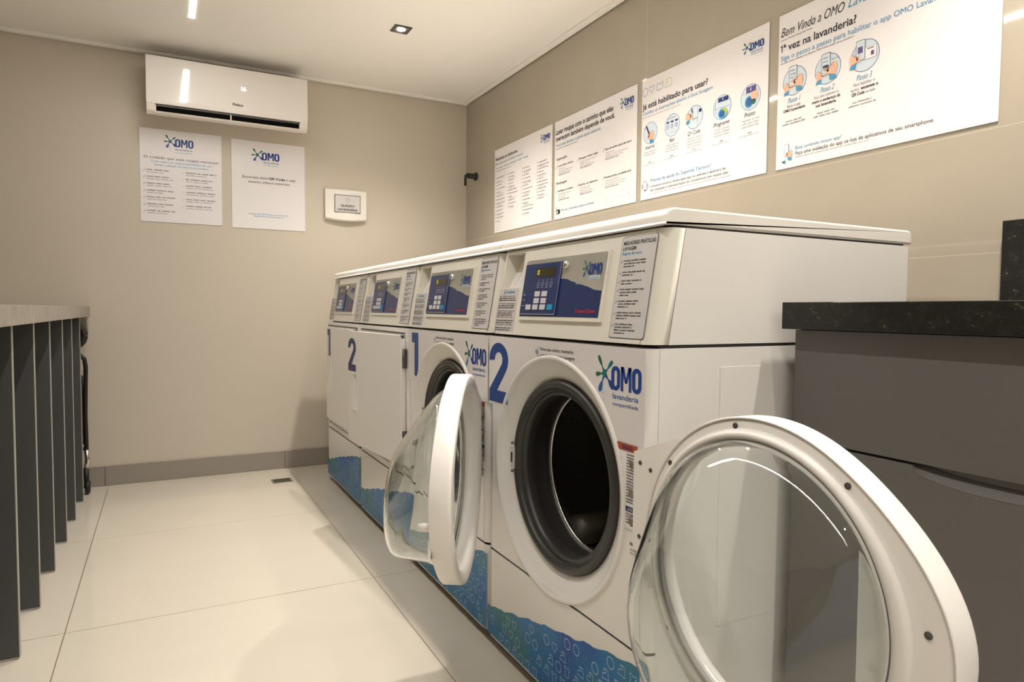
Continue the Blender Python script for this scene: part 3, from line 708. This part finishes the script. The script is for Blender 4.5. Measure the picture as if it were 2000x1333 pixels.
    # labels
    p = CP(0); p.rrect(.549, Z(.884), .6615, Z(1.0895), .006, 'ink', 1); p.rrect(.5503, Z(.8855), .6607, Z(1.0885), .006, 'label', 2)
    p.text('MELHORES PRÁTICAS', .5565, Z(1.072), .0075, 'ink', .1, bold=.02, l=3); p.text('LAVAGEM' if washer else 'SECAGEM', .5565, Z(1.061), .0072, 'ink', .042, bold=.02, l=3); p.text('Regras de ouro', .5565, Z(1.0515), .0065, 'sky', .062, bold=.01, l=3)
    z = 1.038
    for nl in (3, 2, 2, 3, 3, 3, 4):
        p.stroke([(.5555, Z(z)), (.558, Z(z-.003)), (.5615, Z(z+.003))], .0011, 'ink', 3)
        for k in range(nl): p.words(.566, Z(z-.0058*k), random.uniform(.055, .082) if k < nl-1 else .035, .0034, 'ink', 3)
        z -= .0058*nl+.0058
    p.build('practices_label', t)
    p = CP(0); p.rect(.018, Z(.882), .129, Z(.9955), 'label', 1); p.text('Já incluso', .042, Z(.983), .009, 'sky', .065, shear=.35, l=2, bold=.01)
    z = .974
    for k in range(15):
        if k in (3, 6, 10, 13): z -= .0035
        p.words(.024, Z(z), random.uniform(.085, .098), .0036, 'ink' if k % 3 else 'inkgrey', 2); z -= .0054
    p.build('dosage_label', t)
    p = Print(Vector((slant(za)+.018, HW-.045, za))+Vector((-.0006, 0, 0)), (0, -1, 0), Vector((slant(zb)+D-slant(za)-.018, 0, zb-za)))
    p.rect(.0, .002, .083, .097, 'board', 1); p.words(.02, .083, .05, .004, 'ink'); p.words(.02, .076, .045, .004, 'ink')
    p.rect(.012, .064, .052, .068, 'rust', 2); p.rect(.028, .044, .036, .060, 'rust', 2)
    for a in (.012, .022, .040, .052): p.rect(a, .004, a+.0015, .052, 'inkgrey', 2)
    p.build('recess_label', t)

def icon(p, kind, cu, cv, s_, rot, m):
    c, s2 = cos(rot), sin(rot)
    def T(pts): return [(cu+s_*(x*c-y*s2), cv+s_*(x*s2+y*c)) for x, y in pts]
    if kind == 0: pts = [(.5*cos(2*pi*k/14), .5*sin(2*pi*k/14)) for k in range(14)]
    elif kind == 1: pts = [(0, -.5), (-.45, 0), (-.45, .3), (-.25, .42), (0, .22), (.25, .42), (.45, .3), (.45, 0)]
    elif kind == 2: pts = [(-.3, -.5), (-.3, .15), (-.5, .3), (-.3, .5), (-.12, .38), (.12, .38), (.3, .5), (.5, .3), (.3, .15), (.3, -.5)]
    else: pts = [(-.5, -.4), (-.35, .0), (-.1, .12), (.15, .12), (.15, .38), (-.2, .38), (-.1, .5), (.42, .5), (.5, -.4)]
    p.stroke(T(pts), .0019, m, 3, True)

def water_print(t, wave, seed, icons=True):
    rnd = random.Random(seed); w_ = YW-.004
    p = Print((0, HW, 0), (0, -1, 0), (0, 0, 1))
    def top(a):
        for (a0, z0), (a1, z1) in zip(wave, wave[1:]):
            if a0 <= a <= a1: return z0+(z1-z0)*(a-a0)/(a1-a0)
        return wave[-1][1]
    N = 56; tops = []
    for k in range(N+1):
        a = .003+(w_-.006)*k/N; tops.append((a, top(a)+.0022*sin(k*.9+seed)+rnd.uniform(-.0012, .0022)))
    for (a0, z0), (a1, z1) in zip(tops, tops[1:]): p.poly([(a0, .036), (a1, .036), (a1, z1), (a0, z0)], 'water', 1)
    row = 0; z = .052
    while z < .25:
        a = .018+(row % 2)*.018
        while a < w_-.02:
            zz = z+rnd.uniform(-.004, .004)
            if zz+.016 < top(a): icon(p, (row*3+int(a*97)+rnd.randint(0, 1)) % 4, a, zz, .024, rnd.uniform(-.15, .15), 'icon' if rnd.random() > .25 else 'iconteal')
            a += .0365
        z += .0335; row += 1
    p.build('water_print', t)

WAVE = [(0, .113), (.08, .127), (.16, .146), (.285, .178), (.406, .202), (.561, .236), (.69, .256)]

def number(p, n_, u0, z0, u1, z1, m='numblue', l=3):
    W_, H_ = u1-u0, z1-z0
    def T(pts): return [(u0+x*W_, z0+y*H_) for x, y in pts]
    if n_ == 1:
        p.poly(T([(.42, 0), (1, 0), (1, 1), (.42, 1)]), m, l); p.poly(T([(0, .77), (.42, .77), (.42, 1), (0, 1)]), m, l)
    else:
        # bold condensed 2: outer/inner contour as quads
        o_, i_ = [], []
        for k in range(17):
            a = radians(185-(185+38)*k/16); o_.append((.5+.48*cos(a), .72+.28*sin(a))); i_.append((.5+.20*cos(a), .72+.125*sin(a)))
        for k in range(16): p.poly(T([o_[k], o_[k+1], i_[k+1], i_[k]]), m, l)
        p.poly(T([i_[-1], o_[-1], (.42, .20), (.03, .20)]), m, l); p.poly(T([(.03, 0), (.97, 0), (.97, .20), (.03, .20)]), m, l)

def washer_print(t, n_):
    p = Print((0, HW, 0), (0, -1, 0), (0, 0, 1))
    # upper vinyl sheet cut round the recess
    ub, ut = .682, .8655; cx = HW; rr = .2865; L, R_ = .003, .678; K = 24
    amin = math.asin((ub-ZC)/rr); xs = []
    pts = []
    for k in range(K+1):
        a = pi-amin-(pi-2*amin)*k/K; pts.append((cx+rr*cos(a), ZC+rr*sin(a)))
    for (a0, z0), (a1, z1) in zip(pts, pts[1:]): p.poly([(a0, z0), (a1, z1), (a1, ut), (a0, ut)], 'vinyl', 1)
    p.rect(L, ub, pts[0][0], ut, 'vinyl', 1); p.rect(pts[-1][0], ub, R_, ut, 'vinyl', 1)
    if n_ == 2: number(p, 2, .004, .690, .120, .851)
    else: number(p, 1, .040, .702, .108, .856)
    p.text('Evite mau cheiro, mantenha', .286, .8435, .0075, 'ink', .145, l=3, bold=.008); p.text('a porta aberta após a lavagem', .286, .8295, .0075, 'ink', .150, l=3, bold=.008)
    p.stroke([(.262, .843), (.274, .843), (.277, .847), (.273, .851)], .0014, 'midblue', 3); p.stroke([(.260, .839), (.279, .839)], .0014, 'midblue', 3); p.stroke([(.264, .835), (.273, .835), (.276, .831), (.272, .828)], .0014, 'midblue', 3)
    p.logo(.572, .781, .094, .048)
    p.build('upper_sticker', t)
    p = Print((0, HW, 0), (0, -1, 0), (0, 0, 1))
    e_ = [(.594, .678), (.607, .650), (.616, .620), (.622, .590), (.622, .513)]
    p.poly(e_+[(.659, .513), (.659, .678)], 'board', 1)
    p.stroke(e_+[(.659, .513), (.659, .678)], .0015, 'ink', 2, True)
    p.poly([(.592, .680), (.599, .666), (.660, .666), (.660, .680)], 'rust', 3); p.text('CUIDADO', .610, .669, .007, 'navy', .035, l=4, bold=.02)
    z = .658
    while z > .520:
        s0 = max(.626, .604+(.66-z)*.3) if z > .6 else .626
        if not (.548 < z < .560): p.words(s0, z, .656-s0, .0036, 'ink', 2, wm=1.6)
        z -= .0058
    p.rect(.6235, .549, .658, .5585, 'navy', 3); p.text('AVISO', .632, .551, .005, 'board', .018, l=4)
    p.words(.640, .485, .02, .005, 'ink', 2); p.words(.640, .475, .018, .003, 'inkgrey', 2); p.words(.640, .468, .018, .003, 'inkgrey', 2)
    p.build('warning_label', t)

def washer_door(t, phi):
    """hinged at the near side; frame: a from the hinge line to the door centre, n towards the glass, z up"""
    c0, R_ = .318, .247
    hy, hx = -HW+.0235, .082
    D = Vector((-sin(phi), cos(phi), 0)); Nn = Vector((cos(phi), sin(phi), 0)); H = Vector((hx, hy, 0))
    zc = .537
    def W(a, b_, h): return tuple(H + D*a + Nn*(h+.084) + Vector((0, 0, b_)))
    def T(a, b_, h):      # the outer rim swells towards the free side, where the hand goes
        r_ = math.hypot(a, b_)
        if r_ > .218 and a > 0:
            k = 1+.040*(a/r_)**6*min(1, (r_-.218)/.022)/r_; a *= k; b_ *= k
        return W(c0+a, zc+b_, h)
    mb = MB()      # the white frame ring
    mb.lathe([(.202, .030), (.203, .016), (.208, .004), (.215, -.003), (.222, -.0075), (.230, -.0100), (.240, -.0110), (.2445, -.0100), (.2465, -.0070), (R_, -.003), (R_, .033), (.2462, .0348), (.2445, .0350), (.2438, .0340),
              (.2434, .0290), (.2420, .0290), (.2414, .0325), (.2390, .0332), (.231, .0338), (.2275, .036), (.2250, .0415), (.2205, .0440), (.2160, .0425), (.2135, .037), (.2115, .033), (.208, .031)], 'doorplastic', T, 128, closed=True)
    # hinge web between ring and hinge line
    hz = .092; ta = []
    n_ = 14; poly = [(0.002, .585-hz), (0.002, .585+hz-.004)]
    a_t = radians(112)
    for k in range(n_+1):
        a = a_t+(2*pi-2*a_t)*k/n_; poly.append((c0+.2380*cos(a), zc+.2380*sin(a)))
    i = mb.mi('doorplastic')
    A = [mb.bm.verts.new(W(a, z, -.006)) for a, z in poly]; B = [mb.bm.verts.new(W(a, z, .008)) for a, z in poly]
    for q in (A[::-1], B): f = mb.bm.faces.new(q); f.material_index = i
    for k in range(len(poly)):
        j = (k+1) % len(poly); f = mb.bm.faces.new([A[k], A[j], B[j], B[k]]); f.material_index = i
    door = mb.build('door', t)
    mb = MB()      # glass bowl, slanting so that its bottom points down
    prof = [(.2135, .0355, 0), (.2115, .050, 0), (.206, .062, -.001), (.197, .076, -.005), (.182, .098, -.018), (.166, .120, -.032), (.152, .140, -.045), (.140, .155, -.055), (.130, .164, -.061), (.117, .171, -.066), (.100, .1755, -.069), (.075, .179, -.070), (.045, .181, -.070), (.018, .182, -.070)]
    rings = mb.lathe(prof, 'glass', T, 128); last = rings[-1]; ctr = mb.bm.verts.new(T(0, -.070, .1822))
    for k in range(128):
        f = mb.bm.faces.new([last[k], last[(k+1) % 128], ctr]); f.smooth = True; f.material_index = 0
    bmesh.ops.remove_doubles(mb.bm, verts=mb.bm.verts[:], dist=1e-4)
    bmesh.ops.recalc_face_normals(mb.bm, faces=mb.bm.faces[:])
    bmesh.ops.solidify(mb.bm, geom=mb.bm.faces[:], thickness=.005)
    for f in mb.bm.faces: f.smooth = True
    mb.build('glass_bowl', door)
    mb = MB()      # rubber bead that holds the glass
    mb.lathe([(.2155, .030), (.2155, .0365), (.2135, .038), (.206, .038), (.2035, .034), (.204, .028)], 'grey_iron', T, 96, closed=True); mb.build('glass_seal', door)
    mb = MB()      # pull pocket at the free side
    rows = []
    for k in range(15):
        a = radians(-42+84*k/14); rows.append([T(.200*cos(a), .200*sin(a), .018), T(.1485, .196*sin(a)*.93, .004), T(.1485, .196*sin(a)*.93, .0085), T(.200*cos(a), .200*sin(a), .0235)])
    mb.quadgrid(rows, 'doorplastic', smooth=False); mb.build('handle', door)
    mb = MB()      # latch tongue
    mb.tube([W(c0+.250, zc-.045, .030), W(c0+.250, zc-.045, .062)], [.010, .0085], 'doorplastic', 12)
    mb.build('latch_tongue', door)
    mb = MB(); 
    for za, zb in ((-.11, -.07),): 
        q = [W(c0+.236, zc+za, .0338), W(c0+.262, zc+za, .0338), W(c0+.262, zc+zb, .0338), W(c0+.236, zc+zb, .0338)]
        q2 = [tuple(Vector(v_)+Nn*.006) for v_ in q]; mb.face(q2, 'doorplastic')
        for k in range(4): mb.face([q[k], q[(k+1) % 4], q2[(k+1) % 4], q2[k]], 'doorplastic')
    mb.build('latch_cover', door)
    for aa in (100, 51, 8, -40, -95, 142, -142):
        a = radians(aa); mb = MB(); q_ = .2335+.024*max(0, cos(a))**6; Ts = lambda x, y, h, a=a, q_=q_: W(c0+q_*cos(a)+x, zc+q_*sin(a)+y, .0338+h)
        mb.lathe([(.0048, 0), (.0046, .0014), (.0022, .0008), (.0005, .0002)], 'darkmetal', Ts, 12); mb.build('screw', door)
    for (a, z) in ((.022, .070), (.052, .062), (.022, -.070), (.045, -.062)):
        mb = MB(); mb.lathe([(.0044, 0), (.0042, .0012), (.0022, .0006), (.0005, .0002)], 'darkmetal', lambda x, y, h, a=a, z=z: W(a+x, .585+z+y, .0082+h), 12); mb.build('screw', door)
    for zz in (.647, .591, .536):
        mb = MB(); mb.tube([(-.007, hy+.002, zz-.009), (-.007, hy+.002, zz+.009)], .0055, 'drain', 12); mb.box((-.0105, hy+.002, zz-.007), (-.0005, hy+.012, zz+.007), 'drain', .001, 1); mb.build('hinge', t)

def place(k): return (XM, Y0+YW*(k+.5), 0)
MACH = [
 (0, True, 2, 'white washing machine numbered 2 in the foreground, its round glass door swung fully open', 'washing machine', radians(180.2)),
 (1, True, 1, 'white washing machine numbered 1 next to the dryers, its round glass door standing open', 'washing machine', radians(148.3)),
 (2, False, 2, 'white tumble dryer numbered 2 beside washer 1, with its flat square door ajar', 'tumble dryer', radians(5)),
 (3, False, 1, 'white tumble dryer numbered 1 at the far end by the back wall, half hidden', 'tumble dryer', 0),
]
for k, wsh, n_, label, cat, phi in MACH:
    t = thing('washing_machine' if wsh else 'tumble_dryer', label, cat, place(k), 0, 'laundry machines in one row along the tiled wall')
    cabinet_parts(t, wsh, k == 0)
    water_print(t, WAVE, k+3)
    if wsh:
        washer_print(t, n_); washer_door(t, phi)
    else:
        # flat door hinged at the near side
        hy = -HW+.023; W_, zb, zt = .600, .356, .842
        D = Vector((-sin(phi), cos(phi), 0)); Nn = Vector((-cos(phi), -sin(phi), 0)); H = Vector((-.002, hy, 0))
        def W(a, z, h): return tuple(H + D*a + Nn*h + Vector((0, 0, z)))
        r0, r1, q0, q1 = .478, .518, .505, .655      # grip pocket: a range, z range
        mb = MB(); th = .018
        def fq(a0, a1, z0, z1): mb.face([W(a0, z0, th), W(a1, z0, th), W(a1, z1, th), W(a0, z1, th)], 'enamel')
        fq(.012, r0, zb, zt); fq(r1, W_-.012, zb, zt); fq(r0, r1, zb, q0); fq(r0, r1, q1, zt)
        for a in ((.0, .012), (W_, W_-.012)):
            mb.face([W(a[0], zb+.012, th-.004), W(a[1], zb, th), W(a[1], zt, th), W(a[0], zt-.012, th-.004)], 'enamel')
            mb.face([W(a[0], zb+.012, th-.004), W(a[0], zt-.012, th-.004), W(a[0], zt-.012, .001), W(a[0], zb+.012, .001)], 'enamel')
        mb.face([W(.012, zt, th), W(W_-.012, zt, th), W(W_-.012, zt, .001), W(.012, zt, .001)], 'enamel'); mb.face([W(.012, zb, th), W(W_-.012, zb, th), W(W_-.012, zb, .001), W(.012, zb, .001)], 'enamel')
        mb.face([W(0, zb+.012, .001), W(0, zt-.012, .001), W(.012, zt, .001), W(W_-.012, zt, .001), W(W_, zt-.012, .001), W(W_, zb+.012, .001), W(W_-.012, zb, .001), W(.012, zb, .001)], 'enamel')
        door = mb.build('door', t)
        mb = MB()
        bq = [(r0+.004, q0+.010), (r1-.004, q0+.010), (r1-.004, q1-.004), (r0+.004, q1-.004)]; fq_ = [(r0, q0), (r1, q0), (r1, q1), (r0, q1)]
        mb.face([W(a, z, .004) for a, z in bq], 'enamel')
        for j in range(4): mb.face([W(*fq_[j], th), W(*fq_[(j+1) % 4], th), W(*bq[(j+1) % 4], .004), W(*bq[j], .004)], 'enamel')
        for a0, z0, a1, z1 in ((r0-.008, q0-.008, r1+.008, q0), (r0-.008, q1, r1+.008, q1+.008), (r0-.008, q0, r0, q1), (r1, q0, r1+.008, q1)):
            c8 = [(a0, z0), (a1, z0), (a1, z1), (a0, z1)]; mb.face([W(a, z, th+.004) for a, z in c8], 'plastic')
            for j in range(4): mb.face([W(*c8[j], th), W(*c8[(j+1) % 4], th), W(*c8[(j+1) % 4], th+.004), W(*c8[j], th+.004)], 'plastic')
        mb.build('handle', door)
        p = Print(W(W_, 0, th), -D, (0, 0, 1))
        if n_ == 2: number(p, 2, .010, .668, .112, .812, 'navy')
        else: number(p, 1, .045, .692, .108, .832, 'navy')
        p.build('number_sticker', door)
        for z0, z1 in ((.722, .792), (.462, .486)):
            mb = MB(); mb.tube([(-.012, hy-.006, z0), (-.012, hy-.006, z1)], .006, 'darkmetal', 10); mb.box((-.012, hy-.012, z0), (-.001, hy, z1), 'darkmetal', .001, 1); mb.build('hinge', t)
        mb = MB(); mb.box((-.0035, -HW+.035, .847), (-.0005, HW-.035, .8515), 'gap'); mb.build('door_gap', t)
        p = Print((0, HW, 0), (0, -1, 0), (0, 0, 1)); p.rect(.05, .3475, .63, .3505, 'rust' if n_ == 1 else 'inkgrey', 1); p.words(.05, .324, .40, .008, 'inkgrey'); p.stroke([(.47, .318), (.49, .335), (.48, .345), (.50, .33), (.53, .322), (.56, .325)], .003, 'ink'); p.build('care_sticker', t)

# ------------------------------------------------------------------ granite counter and grey cabinet, right
XC = 1.120
t = thing('granite_worktop', 'black speckled granite worktop over the dark grey cabinet', 'countertop', (1.45, .3, .905))
mb = MB(); mb.box((XC-1.45, -.957-.3-.7, 0), (XR-.001-1.45, .957-.3, .054), 'granite', .0012, 1); mb.build('slab', t)
mb = MB(); mb.box((XR-.022-1.45, -1.957, .0545), (XR-.001-1.45, .876-.3, .253), 'granite', .0012, 1); mb.build('backsplash', t)
t = thing('base_cabinet', 'dark grey laminate base cabinet under the black granite worktop', 'cabinet', (1.45, .3, 0))
mb = MB(); mb.box((1.172-1.45, -1.95, .08), (XR-.002-1.45, .952-.3, .9045), 'cab'); mb.box((1.23-1.45, -1.95, .001), (XR-.002-1.45, .93-.3, .08), 'black'); mb.build('body', t)
for y0, y1 in ((.272, .950), (-.41, .268), (-1.092, -.414)):
    mb = MB(); mb.box((1.153-1.45, y0-.3, .6795), (1.1715-1.45, y1-.3, .903), 'cab', .0008, 1); mb.build('drawer', t)
    # door with a scooped grip cut in its top edge
    mb = MB(); ym = (y0+y1)/2-.045; gw = .135; pts = [(y0-.3, .085), (y1-.3, .085), (y1-.3, .6745)]
    gr = [(ym+gw*cos(pi*k/16), .6745-.028*sin(pi*k/16)**.8) for k in range(17)]
    pts += [(a-.3, b_) for a, b_ in gr]; pts += [(y0-.3, .6745)]
    mb.prism(pts, 0, 1.153-1.45, 1.1715-1.45, 'cab'); d = mb.build('door', t)
    mb = MB(); rows = []
    for k in range(17): a, b_ = gr[k]; rows.append([(1.153-1.45, a-.3, b_+.0005), (1.1700-1.45, a-.3, min(b_+.018, .6748))])
    mb.quadgrid(rows, 'cab'); mb.build('grip_scoop', d)

# ------------------------------------------------------------------ slatted counter, left
XS = -.350
t = thing('slatted_counter', 'stone-look counter standing on a row of tall dark grey upright slats', 'counter', (-.65, 2.9, 0))
mb = MB(); mb.box((-.98+.65, 1.25-2.9, .8905), (-.327+.65, 4.03-2.9, .9425), 'leftstone', .001, 1)
mb.build('worktop', t)
for y in (1.475, 1.81, 2.147, 2.483, 2.810, 3.143, 3.450, 3.770):
    mb = MB(); mb.box((-.93+.65, y-2.9, .006), (XS-.0008+.65, y+.018-2.9, .8900), 'slat')
    s_ = mb.build('slat', t)
    mb = MB(); mb.box((XS+.65-.0006, y-2.9-.0004, .006), (XS+.0012+.65, y+.0184-2.9, .8900), 'edge'); e_ = mb.build('edge_band', s_)
    mb = MB(); mb.box((-.92+.65, y+.001-2.9, .0008), (XS-.004+.65, y+.017-2.9, .0058), 'steel'); mb.build('foot_strip', s_)
mb = MB(); mb.prism([(4.028-2.9, .8903), (4.028-2.9, .80), (3.93-2.9, .8903)], 0, -.50+.65, -.336+.65, 'leftstone'); b_ = mb.build('bracket', t)

# ------------------------------------------------------------------ folded trolley behind the slats
t = thing('folding_trolley', 'black folded trolley standing against the wall behind the slats, mostly hidden', 'trolley', (-.40, 3.93, 0))
mb = MB(); pts = [(.0, 0, .705), (.035, 0, .70), (.053, 0, .68), (.058, 0, .64), (.052, 0, .40), (.054, 0, .22)]
mb.tube(pts, .010, 'black', 12); mb.tube([(x-.11, y, z) for x, y, z in pts], .010, 'black', 12)
mb.tube([(-.11, 0, .705), (0, 0, .705)], .010, 'black'); mb.tube([(-.058, 0, .23), (.054, 0, .23)], .008, 'black'); mb.build('frame', t)
mb = MB()
hp = [(.056*cos(a)-.002, 0, .795+.055*sin(a)) for a in [2*pi*k/24 for k in range(25)]]
mb.tube(hp, .017, 'black', 10, caps=False); mb.tube([(0, 0, .70), (0, 0, .76)], .010, 'black'); mb.build('handle', t)
mb = MB(); mb.box((-.075, -.012, .25), (.045, .012, .60), 'black', .008); mb.build('folded_bag', t)
mb = MB(); mb.tube([(.054, 0, .225), (.058, -.004, .175), (.050, 0, .125)], .011, 'chrome', 12); mb.build('fitting', t)
mb = MB(); mb.tube([(.050, 0, .13), (.052, 0, .04)], .012, 'black'); mb.tube([(-.058, 0, .23), (-.06, 0, .04)], .012, 'black'); mb.tube([(-.06, 0, .036), (.05, 0, .036)], .006, 'darkmetal'); mb.build('lower_frame', t)
for x in (.052, -.078):
    mb = MB(); mb.lathe([(.0005, -.011), (.026, -.011), (.0345, -.006), (.0345, .006), (.026, .011), (.0005, .011)], 'black', lambda a, b_, h, x=x: (x+.004+h, a, .0355+b_), 28)
    wl = mb.build('wheel', t)
    mb = MB(); mb.lathe([(.0005, .0115), (.010, .0115), (.010, .013), (.0005, .0135)], 'chrome', lambda a, b_, h, x=x: (x+.004+h, a, .0355+b_), 16); mb.build('hubcap', wl)
